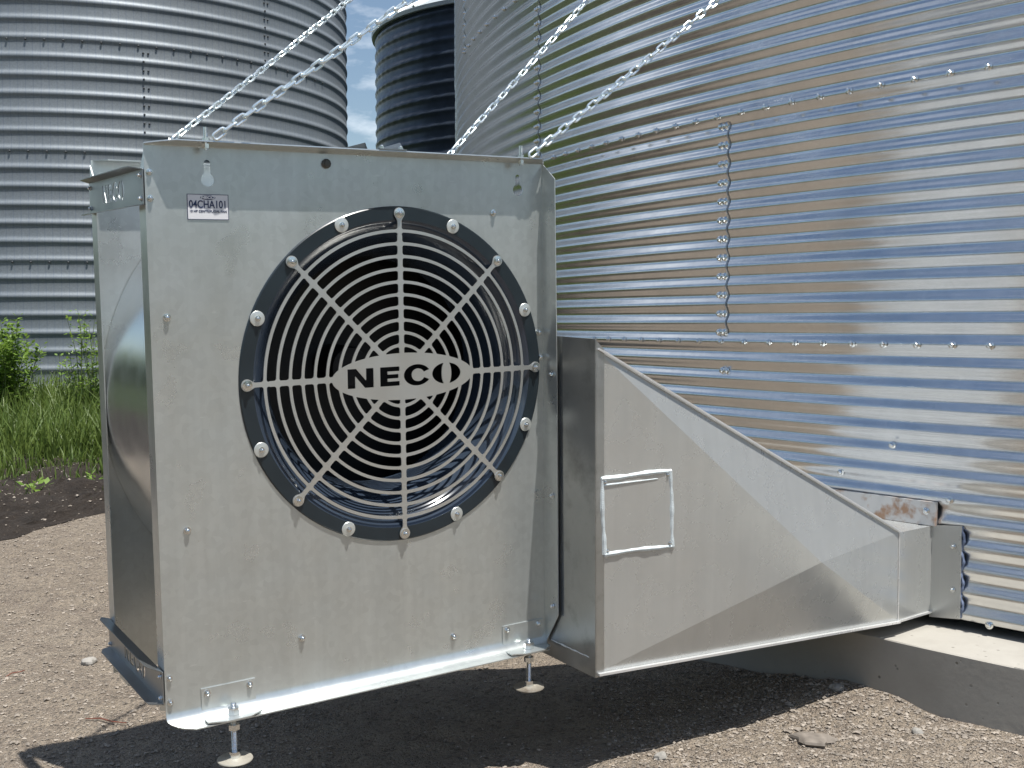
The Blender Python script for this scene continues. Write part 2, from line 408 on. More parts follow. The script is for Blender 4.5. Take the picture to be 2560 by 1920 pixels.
def strip(prof, u0, u1, ch0=0., ch1=0., t=.0025):
    """sheet with section prof [(w, v)...] along u, free end cut back by ch0/ch1"""
    k = len(prof); A = []; B = []
    W = max(p[0] for p in prof)
    for (w, vv) in prof:
        s = max(0, (w-prof[0][0]))/max(1e-6, W-prof[0][0]); s = max(0, (s-.15)/.85)
        A.append((u0+ch0*s, -w, vv)); B.append((u1-ch1*s, -w, vv))
    A = R_(A); B = R_(B); d = np.gradient(A[:, 1:], axis=0); nn = np.stack([np.zeros(k), -d[:, 1], d[:, 0]], 1); nn /= np.linalg.norm(nn, axis=1)[:, None]
    V = np.concatenate([A, B, A+nn*t, B+nn*t]); F = []
    for i in range(k-1):
        F += [(i, i+1, k+i+1, k+i), (2*k+i, 3*k+i, 3*k+i+1, 2*k+i+1)]
        F += [(i, 2*k+i, 2*k+i+1, i+1), (k+i, k+i+1, 3*k+i+1, 3*k+i)]
    F += [(k-1, 3*k-1, 4*k-1, 2*k-1), (0, k, 3*k, 2*k)]
    mb.add(V, F, True)
# bottom bend and flange
arc = [(BR-BR*cos(a), BR-BR*sin(a)) for a in np.linspace(0, pi/2, 12)]
strip(arc+[(.040, 0), (.050, 0)], 0., FW, .05, .02)
# top flange
strip([(0, FH-.0035), (.004, FH-.0005), (.020, FH+.0025), (.040, FH+.0055)], 0., FW, .055, .03)
# right flange (faces the camera side)
mb.poly([(FW, 0, FH-.004), (FW, -.055, 1.205), (FW, -.062, .65), (FW, -.0635, .09), (FW, -.012, .012), (FW, 0, .0)], .0025, (1, 0, 0))
# left flange folded back
mb.poly([(0, .003, BR), (0, .003, FH-.02), (0, .048, FH-.07), (0, .048, .02)], .0025, (-1, 0, 0))
fpanel = mb.build('front_panel', M['panel'], fan)

# rear panel
mb = MB()
mb.box((.002, FD-.002, -.02), (FW, FD+.001, FH)); mb.box((-.001, FD-.048, .0), (.0018, FD+.001, FH-.06))
mb.poly([(-.001, FD-.046, FH-.06), (-.001, FD, FH-.06), (-.001, FD, FH-.012)], .0025, (-1, 0, 0))
mb.poly([(.03, FD-.05, FH), (FW, FD-.05, FH), (FW, FD, FH), (.005, FD, FH)], .0025, (0, 0, 1))
mb.box((.012, FD-.10, -.026), (.045, FD-.02, -.022)); mb.box((.012, FD-.10, -.0215), (.0145, FD-.02, .05))
mb.build('rear_panel', M['panel'], fan)

# unseen motor cover behind the cabinet, added and sized for its ground shadow
mb = MB(); mb.box((.46, FD+.001, .08), (.95, FD+.40, .095)); mb.box((.46, FD+.40, .08), (.95, FD+.403, .78)); mb.box((.46, FD+.001, .78), (.95, FD+.403, .783))
mb.box((.457, FD+.001, .08), (.46, FD+.403, .783)); mb.box((.95, FD+.001, .08), (.953, FD+.403, .783))
mb.build('motor_cover', M['panel'], fan)
# scroll housing
mb = MB()
ph = np.radians(np.linspace(48, 270, 90)); rr = np.interp(np.degrees(ph), [48, 90, 135, 180, 225, 270], [.465, .497, .538, .5775, .635, .700])
pts = [(FW-.002, .80), (FW-.03, .90)]+[(UC+r*cos(a), VC+r*sin(a)) for a, r in zip(ph, rr)]+[(.8, .028), (FW, .022)]
pts = np.array(pts); V = np.concatenate([np.stack([pts[:, 0], np.full(len(pts), .005), pts[:, 1]], 1), np.stack([pts[:, 0], np.full(len(pts), FD-.004), pts[:, 1]], 1)])
n = len(pts); mb.add(V, [(i, i+1, n+i+1, n+i) for i in range(n-1)], True)
sc = mb.build('scroll_housing', M['scroll'], fan)

# braces with the cut wordmark
def brace(v0, v1, wx0, wx1, wv0, wv1, name):
    h = .0012; xs = np.arange(-FD-.006, .010, h); ys = np.arange(v0-.006, v1+.006, h); X, Y = np.meshgrid(xs, ys)
    Fx = np.maximum(np.maximum(-FD-.001-X, X-.0), np.maximum(v0-Y, Y-v1))
    s = wv1-wv0; sx = (wx1-wx0)/6.28
    Fx = np.maximum(Fx, -wordmark((X-wx0)/sx, (Y-wv0)/s)*min(s, sx))
    b = MB(); vv, ff = cut_sheet(march(Fx, xs[0], ys[0], h), .002, lambda X, Y, Z: np.stack([-.0035+Z, -X, Y], 1)); b.add(vv, ff)
    for z, up in ((v1, .006), (v0, -.004)):
        b.poly([(-.0025, .002, z), (-.026, .028, z+up), (-.030, .05, z+up), (-.030, FD-.02, z+up), (-.022, FD, z+up), (-.0025, FD, z)], .002, (0, 0, 1 if up > 0 else -1))
    o = b.build(name, M['brace'], fan)
    for y in (.014, FD-.014):
        for z in (v0+.013, v1-.013): inst(BOLT, 'bolt', o, (-.0046, y, z), (-1, 0, 0), scale=.8)
    return o
brace(1.122, 1.196, -.338, -.148, 1.141, 1.181, 'cross_brace')
brace(.048, .122, -.318, -.140, .064, .102, 'cross_brace')

# inlet ring, bell mouth, wheel
mb = MB(); mb.lathe([(.366, -.0025), (.366, .004), (.396, .004), (.3985, .002), (.3985, -.0005)], 128, 1, off=(UC, 0, VC), sign=-1)
mb.build('inlet_ring', M['ring'], fan)
mb = MB(); mb.lathe([(.371, .004), (.366, .0035), (.361, .0), (.351, -.006), (.338, -.018), (.322, -.038), (.305, -.068), (.291, -.105), (.283, -.15), (.281, -.18)], 128, 1, off=(UC, 0, VC), sign=-1)
mb.build('inlet_bell', M['bell'], fan)
mb = MB(); mb.lathe([(.0, .40), (.44, .40), (.44, .41)], 64, 1, off=(UC, 0, VC)); mb.lathe([(.288, .18), (.35, .19), (.44, .20)], 64, 1, off=(UC, 0, VC))
mb.lathe([(0, .28), (.05, .28), (.055, .30), (.055, .40)], 24, 1, off=(UC, 0, VC))
for k in range(12):
    a = 2*pi*k/12; b2 = a+.35
    p0 = (UC+.30*cos(a), 0, VC+.30*sin(a)); p1 = (UC+.44*cos(b2), 0, VC+.44*sin(b2))
    mb.add([(p0[0], .19, p0[2]), (p1[0], .20, p1[2]), (p1[0], .40, p1[2]), (p0[0], .40, p0[2])], [(0, 1, 2, 3)])
mb.build('fan_wheel', M['black'], fan)

# grille
RB = .3818
h = .0013; xs = np.arange(-.41, .41, h); X, Y = np.meshgrid(xs, xs)
Rr = np.hypot(X, Y); Th = np.arctan2(Y, X)
ring = np.full(X.shape, 9.)
for k in range(11):
    ring = np.minimum(ring, abs(Rr-(.893-.0782*k)*RB)-.0036)
spoke = np.full(X.shape, 9.)
for k in range(8):
    a = k*pi/4; t = X*cos(a)+Y*sin(a); q = abs(-X*sin(a)+Y*cos(a))
    wdt = np.where(t > .33, .0052, .0062)
    spoke = np.minimum(spoke, np.maximum(q-wdt, np.maximum(t-RB, -t)))
tip = np.full(X.shape, 9.)
for k in range(8): tip = np.minimum(tip, np.hypot(X-RB*cos(k*pi/4), Y-RB*sin(k*pi/4))-.0135)
G = smin(smin(ring, spoke, .006), tip, .008)
oval = ell(X, Y, .0065, -.002, .187, .0557); G = np.minimum(G, oval)
G = np.maximum(G, -wordmark((X+.1415)/.0480, (Y+.0235)/.0458)*.046)
gv, gf = cut_sheet(march(G, xs[0], xs[0], h), .003, lambda X, Y, Z: np.stack([X+UC, -.0078-Z, Y+VC], 1))
gr = MB().add(gv, gf).build('inlet_grille', M['grille'], fan)
for k in range(16):
    a = k*pi/8; x, z = UC+RB*cos(a), VC+RB*sin(a)
    if k % 2: inst(WASHER, 'washer', fan, (x, -.0045, z), (0, -1, 0), scale=.98)
    else: inst(EYEBOLT, 'washer', fan, (x, -.0094, z), (0, -1, 0))
    inst(BOLT, 'bolt', fan, (x, -.0075 if k % 2 else -.0105, z), (0, -1, 0), k*.7, .9)
for (u, vv) in ((.0346, .8868), (.0608, .4256), (.3172, .1391), (.7188, .0685), (.8485, 1.1203), (.9818, .8199), (.9857, .7567)):
    inst(BOLT, 'bolt', fan, (u, -.0005, vv), (0, -1, 0), u*9, 1.1)
dk = MB().lathe([(0, 0), (.011, 0), (.011, .004), (.007, .006), (.007, .009), (0, .0095)], 10, 2)
inst(small(dk, plain('dark_screw', (.10, .10, .09), .5, .6), 'dark_screw'), 'screw', fan, (.406, -.0005, 1.222), (0, -1, 0))
for vv in (1.189, 1.135, .106, .052): inst(BOLT, 'bolt', fan, (.010, -.0005, vv), (0, -1, 0), vv, .9)
for vv in (.715, .401, .11): inst(BOLT, 'bolt', fan, (FW-.0035, -.042, vv), (-1, 0, 0), vv, 1.0)

# label plate
def lab(X, Y, Z): return np.stack([X, -.0016-Z, Y], 1)
mb = MB(); mb.box((.0865, -.0013, 1.0928), (.1765, -.0002, 1.1466)); pl = mb.build('label_plate', M['white'], fan)
mb = MB(); e = .0012
for a in ((.0865, 1.0928, .1765, 1.0928+e), (.0865, 1.1466-e, .1765, 1.1466), (.0865, 1.0928+e, .0865+e, 1.1466-e), (.1765-e, 1.0928+e, .1765, 1.1466-e)):
    mb.box((a[0], -.0017, a[1]), (a[2], -.0010, a[3]))
cx = (.0865+.1765)/2
t = np.linspace(0, 2*pi, 40, endpoint=False)
vv, ff = cut_sheet([np.stack([cx+.0165*np.cos(t), 1.1395+.0047*np.sin(t)], 1)], .0004, lab); mb.add(vv, ff)
vv, ff = text_mesh('04CHA101', .0225, cx, 1.1245, lab, sx=.80, bold=.00035); mb.add(vv, ff)
vv, ff = text_mesh('10 HP CENTRIFUGAL FAN', .0066, cx, 1.1105, lab, sx=1.07, bold=.0001); mb.add(vv, ff)
mb.build('label_print', M['navy'], pl)
vv, ff = text_mesh('NECO', .0078, cx, 1.1395, lambda X, Y, Z: np.stack([X, -.0021-Z, Y], 1), sx=1.35, bold=.0004)
MB().add(vv, ff).build('label_print', M['white'], pl)

# mounting brackets and levelling feet
def foot(u, name='foot_bracket'):
    b = MB(); b.box((u-.062, -.0032, .006), (u+.062, -.0002, .068))
    b.poly([(u-.062, -.003, .0062), (u-.062, -.045, .0062), (u-.025, -.060, .0062), (u+.030, -.060, .0062), (u+.062, -.040, .0062), (u+.062, -.003, .0062)], .003, (0, 0, 1))
    o = b.build(name, M['panel'], fan)
    for du in (-.049, .048): inst(BOLT, 'bolt', o, (u+du, -.0034, .057), (0, -1, 0), scale=1.)
    hx = [(.0135*cos(pi/3*k+.3), .0125*sin(pi/3*k+.3)) for k in range(6)]
    nus = []
    for z0, z1 in ((.0067, .0225), (-.028, -.016)):
        nu = MB(); nus.append(nu)
        nu.add([(u+x, -.030+y, z0) for x, y in hx]+[(u+x, -.030+y, z1) for x, y in hx], [(k, (k+1) % 6, 6+(k+1) % 6, 6+k) for k in range(6)]+[(6, 7, 8, 9, 10, 11), (5, 4, 3, 2, 1, 0)])
    # threaded rod
    rod = MB(); pr = [(0, .034), (.0055, .033), (.0066, .031)]
    z = .031
    while z > -.088: pr += [(.0068, z), (.0058, z-.0016)]; z -= .0032
    rod.lathe(pr, 14, 2, off=(u, -.030, 0)); rod.lathe([(.012, -.078), (.0125, -.082), (.0125, -.092), (.015, -.094)], 18, 2, off=(u, -.030, 0))
    ro = rod.build('levelling_foot', M['zinc'], fan); [q.build('nut', M['zinc'], ro) for q in nus]
    pd = MB(); pd.lathe([(0, -.092), (.014, -.092), (.022, -.0935), (.0385, -.0945), (.0395, -.0965), (.0385, -.0985), (0, -.099)], 36, 2, off=(u, -.030, 0))
    pd.build('foot_pad', PADM, ro)
    return o
PADM = metal('gritty_pad', (.50, .47, .40), .5, .5, .1, dirt=(.13, .10, .07), dirt_amt=.95)
foot(.140); foot(.926)

# top hardware: eye bolts and two stiffener clips
for u in (.122, .912):
    b = MB(); b.tube([(u, -.030, FH-.014), (u, -.030, FH+.034)], .0042, 10)
    b.lathe([(.008, FH+.004), (.008, FH+.012)], 6, 2, smooth=False, off=(u, -.030, 0)); b.lathe([(.0, FH-.010), (.008, FH-.010), (.008, FH-.001), (.0, FH-.001)], 6, 2, smooth=False, off=(u, -.030, 0))
    b.build('chain_bolt', M['zinc'], fan)
b = MB(); b.poly([(.435, .018, FH+.005), (.512, .018, FH+.026), (.518, .018, FH+.010), (.516, .030, FH+.001), (.435, .030, FH+.001)], .003)
b.build('top_clip', M['brace'], fan)
b = MB(); b.poly([(.522, -.024, FH+.0075), (.584, -.020, FH+.026), (.592, -.021, FH+.012), (.588, -.026, FH+.0065)], .003, (0, -1, 0))
b.poly([(.520, -.043, FH+.0085), (.590, -.043, FH+.0085), (.590, -.012, FH+.005), (.520, -.012, FH+.005)], .0025, (0, 0, 1))
tc = b.build('top_clip', M['brace'], fan)
for u in (.530, .578): inst(BOLT, 'bolt', tc, (u, -.034, FH+.0085), (0, 0, 1), scale=1.0)

# ------------------------------------------------------------------ transition duct
Ft, Fb = fw(FW+.014, .785, .208), fw(FW+.014, -.023, .208)
Bt, Bb = fw(FW+.014, .785, -.66), fw(FW+.014, -.023, -.66)
SN = R_((cos(radians(-138.7)), sin(radians(-138.7)), 0)); ST = R_((-SN[1]*-1, SN[0]*-1, 0)); ST = R_((SN[1], -SN[0], 0))
Sb, St = R_((1.1435, 3.371, -.890+CZ)), R_((1.1435, 3.371, -.627+CZ))
Tb, Tt = Sb+ST*.60, St+ST*.60
ctr = R_((.8722, 3.2116, -.68189+CZ)); base = R_((.7, 3.2, .1))
nF = np.cross(Sb-Fb, Ft-Fb); nF /= np.linalg.norm(nF)
if nF@(-ctr+R_((0, 0, CZ))) < 0: nF = -nF
APX = ctr*1.0; rayd = (APX-R_((0, 0, CZ))); APX = R_((0, 0, CZ))+rayd*.980
duct = empty('transition_duct', 'tapering galvanized sheet duct joining the blower to the corrugated bin', 'duct', base)
mb = MB()
for tri in ((Ft, Fb, APX), (Fb, Sb, APX), (Sb, St, APX), (St, Ft, APX)): mb.poly(tri)
mb.poly([Ft, St, Tt, Bt]); mb.poly([Fb, Bb, Tb, Sb]); mb.poly([Bt, Tt, Tb, Bb])
mb.build('duct_body', M['duct'], duct, off=base)
# straight sleeve into the bin
L_ = .235; E = [p-SN*L_ for p in (Sb, St, Tt, Tb)]
EB = [E[0]+R_((0, 0, -.004)), E[1]+R_((0, 0, -.004)), E[2], E[3]]
mb = MB(); q = [Sb, St, Tt, Tb]
for i in range(4): j = (i+1) % 4; mb.poly([q[i], q[j], EB[j], EB[i]])
mb.build('end_sleeve', M['duct'], duct, off=base)
def bar(a, b, up, out, h, d, name, mat, parent, off):
    """rectangular bar along a->b"""
    up, out = R_(up), R_(out); m = MB()
    V = [a, b, b+up*h, a+up*h, a+out*d, b+out*d, b+up*h+out*d, a+up*h+out*d]
    m.add(V, [(0, 1, 2, 3), (4, 7, 6, 5), (0, 4, 5, 1), (1, 5, 6, 2), (2, 6, 7, 3), (3, 7, 4, 0)]); return m.build(name, mat, parent, off=off)
edge = (St-Ft)/np.linalg.norm(St-Ft); nout = nF; upv = np.cross(edge, nout); upv = upv if upv[2] > 0 else -upv
bar(Ft+upv*.0012-nout*.006, St+upv*.0012-nout*.006, upv, nout, .008, .0045, 'seam_flange', M['seam'], duct, base)
bar(Ft+upv*.0012+nout*.0015, St+upv*.0012+nout*.0015, upv, nout, .0045, .006, 'seam_flange', M['seam'], duct, base)
dn = R_((0, 0, -1.))
bar(Fb+nout*.0005, Sb+nout*.0005, dn, nout, .006, .011, 'bottom_flange', M['seam'], duct, base)
bar(Sb+nout*.0005+edge*0, EB[0]+SN*.0, dn, SN*0+R_((SN[1], -SN[0], 0))*-1, .006, .005, 'bottom_flange', M['seam'], duct, base)
# vertical bend bead at the small end
mb = MB(); mb.tube([Sb+nout*.001, St+nout*.001], .0022, 8); mb.build('bend_seam', M['seam'], duct, off=base)
# collar plate against the blower
def col3(X, Y, Z): return np.array([fw(FW+.008+z, y, x) for x, y, z in zip(X, Y, Z)])
out = np.array([(-.66, -.034), (.211, -.034), (.211, .812), (-.66, .812)]); inn = np.array([(-.40, .03), (-.03, .03), (-.03, .74), (-.40, .74)])
v, f = cut_sheet([out, inn], .004, col3); mb = MB().add(v, f)
mb.add([fw(FW+.0065, a, b) for a, b in ((-.034, .211), (.812, .211))]+[fw(FW+.034, a, b) for a, b in ((.785, .211), (-.034, .211))], [(0, 1, 2, 3)])
mb.build('duct_collar', M['collar'], duct, off=base)
mb = MB(); mb.tube([fw(FW+.0055, .012+.0006*sin(k*2.1), .02+.165*k/14) for k in range(15)], [.0014+.0011*(k in (4, 5, 9)) for k in range(15)], 7); mb.build('weld_bead', M['seam'], duct, off=base)
mb = MB(); mb.poly([fw(FW+.006, a, b) for a, b in ((.80, .0625), (.80, .075), (.09, .078), (.09, .0655))]); mb.build('collar_gasket', plain('blue_grey_edge', (.12, .17, .25), .4, .3), duct, off=base)
# access cover with hand-laid sealant, on the left triangle
CAM = R_((0, 0, CZ)); FPX = 2874.92433; PT = .0546877
def ray(x, y):
    u, v = (x-1280)/FPX, -(y-960)/FPX
    return R_((u, cos(PT)+v*sin(PT), -sin(PT)+v*cos(PT)))
n1 = np.cross(Fb-Ft, APX-Ft); n1 /= np.linalg.norm(n1); n1 = n1 if n1@(CAM-Ft) > 0 else -n1
def onplane(x, y, o, n, lift=0.):
    d = ray(x, y); return CAM+d*(((o+n*lift)-CAM)@n/(d@n))
Q = [onplane(x, y, Ft, n1, .002) for x, y in ((1504, 1198), (1676, 1178), (1681, 1365), (1510, 1386))]
mb = MB(); mb.poly(Q, .0018, n1); cov = mb.build('access_cover', M['duct'], duct, off=base)
mb = MB()
for a, b, ph_ in ((0, 1, 0), (1, 2, 2), (2, 3, 4), (3, 0, 7)):
    k = 26; s = np.linspace(-.01, 1.01, k); P = [Q[a]+(Q[b]-Q[a])*t+n1*.001+(Q[(a+2) % 4]-Q[a])*.006*sin(t*7+ph_)-n1*.0035 for t in s]
    mb.tube(P, [.0062+.0009*sin(t*11+ph_)+.0005*sin(t*31+ph_*2) for t in s], 8)
mb.tube([Q[0]*(1-t)+Q[1]*t+(Q[3]-Q[0])*.085+n1*.0005 for t in np.linspace(.03, .8, 18)], [.003*(1-.6*t) for t in np.linspace(0, 1, 18)], 8)
mb.build('sealant_bead', M['seal'], duct, off=base)
for i in range(4):
    c = sum(Q)/4; inst(BOLT, 'bolt', cov, Q[i]+(c-Q[i])*.09+n1*.001-base, n1, scale=.55)
# end plate on the bin wall
RS, SCX, SCY = 6.7289, 6.35872, 7.94819
def bin_pt(az, z, off=0.): a = radians(az); return R_((SCX+(RS+off)*cos(a), SCY+(RS+off)*sin(a), z))
a0, a1 = -138.76, -137.93
mb = MB(); mb.poly([bin_pt(a0, -.913+CZ, .020), bin_pt(a1, -.902+CZ, .019), bin_pt(a1, -.619+CZ, .019), bin_pt(a0, -.6275+CZ, .020)], .003, SN)
ep = mb.build('end_plate', M['duct'], duct, off=base)
for z in (-.683, -.815): inst(BOLT, 'bolt', ep, bin_pt(-138.13, z+CZ, .0205)-base, SN, scale=1.15)
mb = MB(); P = [bin_pt(a1+.0+.035*sin((z)*2*pi/.06773), z+CZ, .009) for z in np.linspace(-.90, -.625, 50)]
mb.tube(P, [.005+.0012*sin(k*1.7) for k in range(50)], 7); mb.build('sealant_bead', plain('blue_foam', (.16, .20, .30), .6), ep, off=base)
mb = MB(); P = [E[0]+(E[1]-E[0])*t+SN*.006+R_((SN[1], -SN[0], 0))*-.004 for t in np.linspace(.02, .98, 20)]
mb.tube(P, .006, 6); mb.build('sealant_bead', plain('grey_caulk', (.30, .36, .44), .4), ep, off=base)

# ------------------------------------------------------------------ corrugated grain bins
PITCH = .8128/12; ZL = -.0762+CZ; ROW = .8128
def rnew(z):
    fr = ((z-ZL+.030)/ROW) % 1.
    return RS+.0066*np.cos(2*pi*(z-ZL)/PITCH)+.004*(1-fr)
bin1 = empty('grain_bin', 'shiny new corrugated steel grain bin at the right that the duct enters', 'grain bin', (SCX, SCY, .27))
zs = np.arange(ZL-ROW*1.02, ZL+ROW*9, PITCH/9); zs = zs[zs > .268]; az = np.linspace(0, 2*pi, 320, endpoint=False)
Z, A = np.meshgrid(zs, az, indexing='ij'); rad = rnew(Z)
grid_mesh(np.stack([rad*np.cos(A), rad*np.sin(A), Z-.27], -1), 'bin_wall', M['silo'], bin1, wrap=True)
ztop = zs[-1]-.27
MB().lathe([(RS+.12, ztop-.05), (RS+.10, ztop+.02), (.5, ztop+3.4), (0, ztop+3.45)], 96, 2).build('bin_roof', M['roof'], bin1)
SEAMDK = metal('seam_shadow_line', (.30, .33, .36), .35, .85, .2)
def seam(az0, z0, z1, width=.055):
    """lapped sheet edge: a strip following the corrugation, 2.5 mm proud"""
    z = np.arange(z0, z1, PITCH/10); da = width/RS
    a = radians(az0)+np.linspace(-da, 0, 5); Z, A = np.meshgrid(z, a, indexing='ij'); r = rnew(Z)+.0028
    P = np.stack([r*np.cos(A), r*np.sin(A), Z-.27], -1)
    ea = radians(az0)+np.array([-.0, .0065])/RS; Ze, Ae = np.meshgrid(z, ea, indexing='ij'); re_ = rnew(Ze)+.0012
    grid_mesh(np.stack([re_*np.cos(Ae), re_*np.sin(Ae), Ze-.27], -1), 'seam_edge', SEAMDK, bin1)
    r2 = r[:, -1]-.0035; e = np.stack([r2*np.cos(A[:, -1]), r2*np.sin(A[:, -1]), Z[:, -1]-.27], -1)[:, None]
    grid_mesh(P, 'sheet_seam', M['silo'], bin1)
    grid_mesh(np.concatenate([P[:, -1:], e], 1), 'sheet_seam', M['silo'], bin1)
for az0, r0 in ((-145.97, 0), (-157.75, 1), (-169.9, 2)):
    z0 = ZL+ROW*r0; seam(az0, z0+.03, z0+ROW-.02)
    ks = range(12) if r0 < 2 else range(0, 5)
    for k in ks:
        z = z0+PITCH*(k+.5)
        if r0 == 0 or k % 1 == 0:
            for d in (.018, .042)[:2 if r0 < 2 else 1]:
                a = radians(az0)-d/RS; nn = (cos(a), sin(a), 0); r = float(rnew(np.float64(z)))+.0025
                inst(SILOBOLT, 'bolt', bin1, (r*cos(a), r*sin(a), z-.27), nn, k)
def rowbolts(ph0, n, z, dth=.01721):
    for k in range(n):
        a = ph0+dth*k; r = float(rnew(np.float64(z)))+.001
        inst(SILOBOLT, 'bolt', bin1, (r*cos(a), r*sin(a), z-.27), (cos(a), sin(a), 0), k)
rowbolts(3.61152-2*pi, 19, ZL); rowbolts(3.55644-2*pi, 22, ZL+ROW); 
for k in range(9):
    a = radians(-169.6)+.0235*k; z = ZL+2*ROW; r = float(rnew(np.float64(z)))+.001
    inst(SILOBOLT, 'bolt', bin1, (r*cos(a), r*sin(a), z-.27), (cos(a), sin(a), 0), k)
for (az0, z) in ((-146.2, -.183), (-146.0, -.183), (-141.6, -.50), (-138.3, -.545), (-137.2, -.905), (-140.0, -.395)):
    a = radians(az0); r = float(rnew(np.float64(z+CZ)))+.001; inst(SILOBOLT, 'bolt', bin1, (r*cos(a), r*sin(a), z+CZ-.27), (cos(a), sin(a), 0))

# rust-stained strip above the sleeve
mb = MB(); zz = (-.556, -.628)
A = np.linspace(-142.6, -138.62, 16); PA = [bin_pt(a, zz[0]+CZ, .026) for a in A]; PB = [bin_pt(a, zz[1]+CZ, .030) for a in A]
PC = [bin_pt(a, zz[1]+CZ-.003, .008) for a in A]; PD = [bin_pt(a, zz[0]+CZ, .010) for a in A]
V = PA+PB+PC+PD; n = 16; F = []
for i in range(n-1): F += [(i, i+1, n+i+1, n+i), (n+i, n+i+1, 2*n+i+1, 2*n+i), (3*n+i, 3*n+i+1, i+1, i)]
F += [(n-1, 3*n+n-1, 2*n+n-1, n+n-1)]
b0 = bin_pt(-140.5, .57, .02); mb.add(V, F, True)
st = mb.build('steel_strip', M['rust'], off=b0); st.location = b0
tag(st, 'rust-stained grey steel strip fixed to the bin wall just above the duct end', 'strip')
inst(SILOBOLT, 'bolt', st, bin_pt(-138.85, -.585+CZ, .028)-b0, SN, scale=.9)

# concrete footing
n = 520; az = np.linspace(0, 2*pi, n, endpoint=False); prof = [(RS-.3, .262), (RS+.2545, .262), (RS+.2585, .2612), (RS+.2615, .2585), (RS+.262, .20), (RS+.262, -.5)]
jit = rng.normal(0, .0011, (len(prof), n)); jit[0] = 0
P = np.stack([np.stack([SCX*0+(r+jit[i]*(1 if i in (1, 2, 3) else .3))*np.cos(az), (r+jit[i]*(1 if i in (1, 2, 3) else .3))*np.sin(az), np.full(n, z)+(jit[i]*.6 if i == 2 else 0)], -1) for i, (r, z) in enumerate(prof)])
cf = grid_mesh(P, 'concrete_footing', M['concrete'], wrap=True); cf.location = (SCX, SCY, 0)
cf.data.set_sharp_from_angle(angle=radians(18)); tag(cf, 'curved grey concrete footing under the shiny new bin', 'footing')

# left bin: weathered, narrow ribs
LX, LY, LR, LZA = -5.2569, 14.8492, 3.122, 2.8459+CZ; LROW = 1.118; LP = LROW/6
bin2 = empty('grain_bin', 'weathered grey ribbed steel grain bin at the left, standing in tall grass', 'grain bin', (LX, LY, .33))
zb = LZA-3*LROW-.40; 
zs = []; z = .33
while z < LZA+3*LROW:
    zs.append(z); fr = ((z-LZA)/LP+.36) % 1.; zs_step = LP/26 if .2 < fr < .8 else LP/8; z += zs_step
zs = np.array(zs); az = np.linspace(0, 2*pi, 300, endpoint=False)
def rleft(z):
    fr = ((z-LZA)/LP+.36) % 1.
    return LR+.0145*np.exp(-np.abs((fr-.5)/.17)**2.2)
Z, A = np.meshgrid(zs, az, indexing='ij'); rad = rleft(Z)
grid_mesh(np.stack([rad*np.cos(A), rad*np.sin(A), Z-.33], -1), 'bin_wall', M['oldsilo'], bin2, wrap=True)
MB().lathe([(LR+.08, zs[-1]-.36), (.3, zs[-1]+1.3), (0, zs[-1]+1.32)], 72, 2).build('bin_roof', M['roof'], bin2)
MB().lathe([(LR-.1, .03), (LR+.10, .03), (LR+.11, -.4)], 96, 2).build('bin_base', plain('pale_concrete', (.55, .54, .50), .9), bin2)
cand = []
for k in range(-3, 1):
    for i in range(-10, 22):
        a = -1.51083+.0579361*i; z = LZA+LROW*k
        cand.append((a, z))
for az0, k0 in ((-62.45, -1), (-36.5, 0)):
    for j in range(12):
        for d in ((0, .05) if j % 2 else (0,)): cand.append((radians(az0)+d/LR, LZA+LROW*k0+.06+j*LROW/12.4))
def vis(a, z):
    x, y = LX+LR*cos(a), LY+LR*sin(a)
    if (cos(a)*(0-x)+sin(a)*(0-y)) <= 0.05: return 0
    px = 1280+FPX*x/y; py = 803-FPX*(z-CZ)/y
    return 1 if -20 < px < 900 and -40 < py < 1010 and not (px > 230 and py > 350) else 0
cand = [c for c in cand if vis(*c)]
cand.sort(key=lambda c: hypot(LX+LR*cos(c[0]), LY+LR*sin(c[0])))
for a, z in cand[:100]:
    r = float(rleft(np.float64(z))); inst(OLDBOLT, 'bolt', bin2, (r*cos(a), r*sin(a), z-.33), (cos(a), sin(a), 0), scale=.75)
if len(cand) > 100:
    mb = MB()
    for a, z in cand[100:]:
        r = float(rleft(np.float64(z))); c, s = cos(a), sin(a); p = R_((r*c, r*s, z-.33)); n_ = R_((c, s, 0)); t_ = R_((-s, c, 0)); u_ = R_((0, 0, 1))
        pts = [p+.013*(cos(q)*t_+sin(q)*u_) for q in np.arange(6)*pi/3]; top = [x+n_*.015 for x in pts]
        mb.add(pts+top, [(k, (k+1) % 6, 6+(k+1) % 6, 6+k) for k in range(6)]+[(6, 7, 8, 9, 10, 11)])
    tag(mb.build('bolts', OLDBOLT.materials[0], bin2), kind='stuff')

# far bin
KX, KY, KR, KZ = .6111, 19.9907, 2.907, 4.764+CZ; KP = .212
bin3 = empty('grain_bin', 'dark navy ribbed grain bin with a pale roof, far back between the other two bins', 'grain bin', (KX, KY, 0))
zs = np.arange(-.1, KZ, KP/14); az = np.linspace(0, 2*pi, 420, endpoint=False)
Z, A = np.meshgrid(zs, az, indexing='ij'); fr = ((Z-KZ)/KP) % 1.
rad = KR+.022*np.exp(-np.abs((fr-.5)/.2)**2)+.003*np.sin(A*75)*np.exp(-np.abs((fr-.5)/.2)**2)
grid_mesh(np.stack([rad*np.cos(A), rad*np.sin(A), Z], -1), 'bin_wall', M['navysilo'], bin3, wrap=True)
mb = MB(); mb.lathe([(KR-.05, KZ-.02), (KR+.07, KZ-.03), (KR+.08, KZ+.03), (KR*.5, KZ+.92), (.35, KZ+1.45), (.35, KZ+1.75), (0, KZ+1.78)], 72, 2)
rf = mb.build('bin_roof', M['roof'], bin3)
mb = MB()
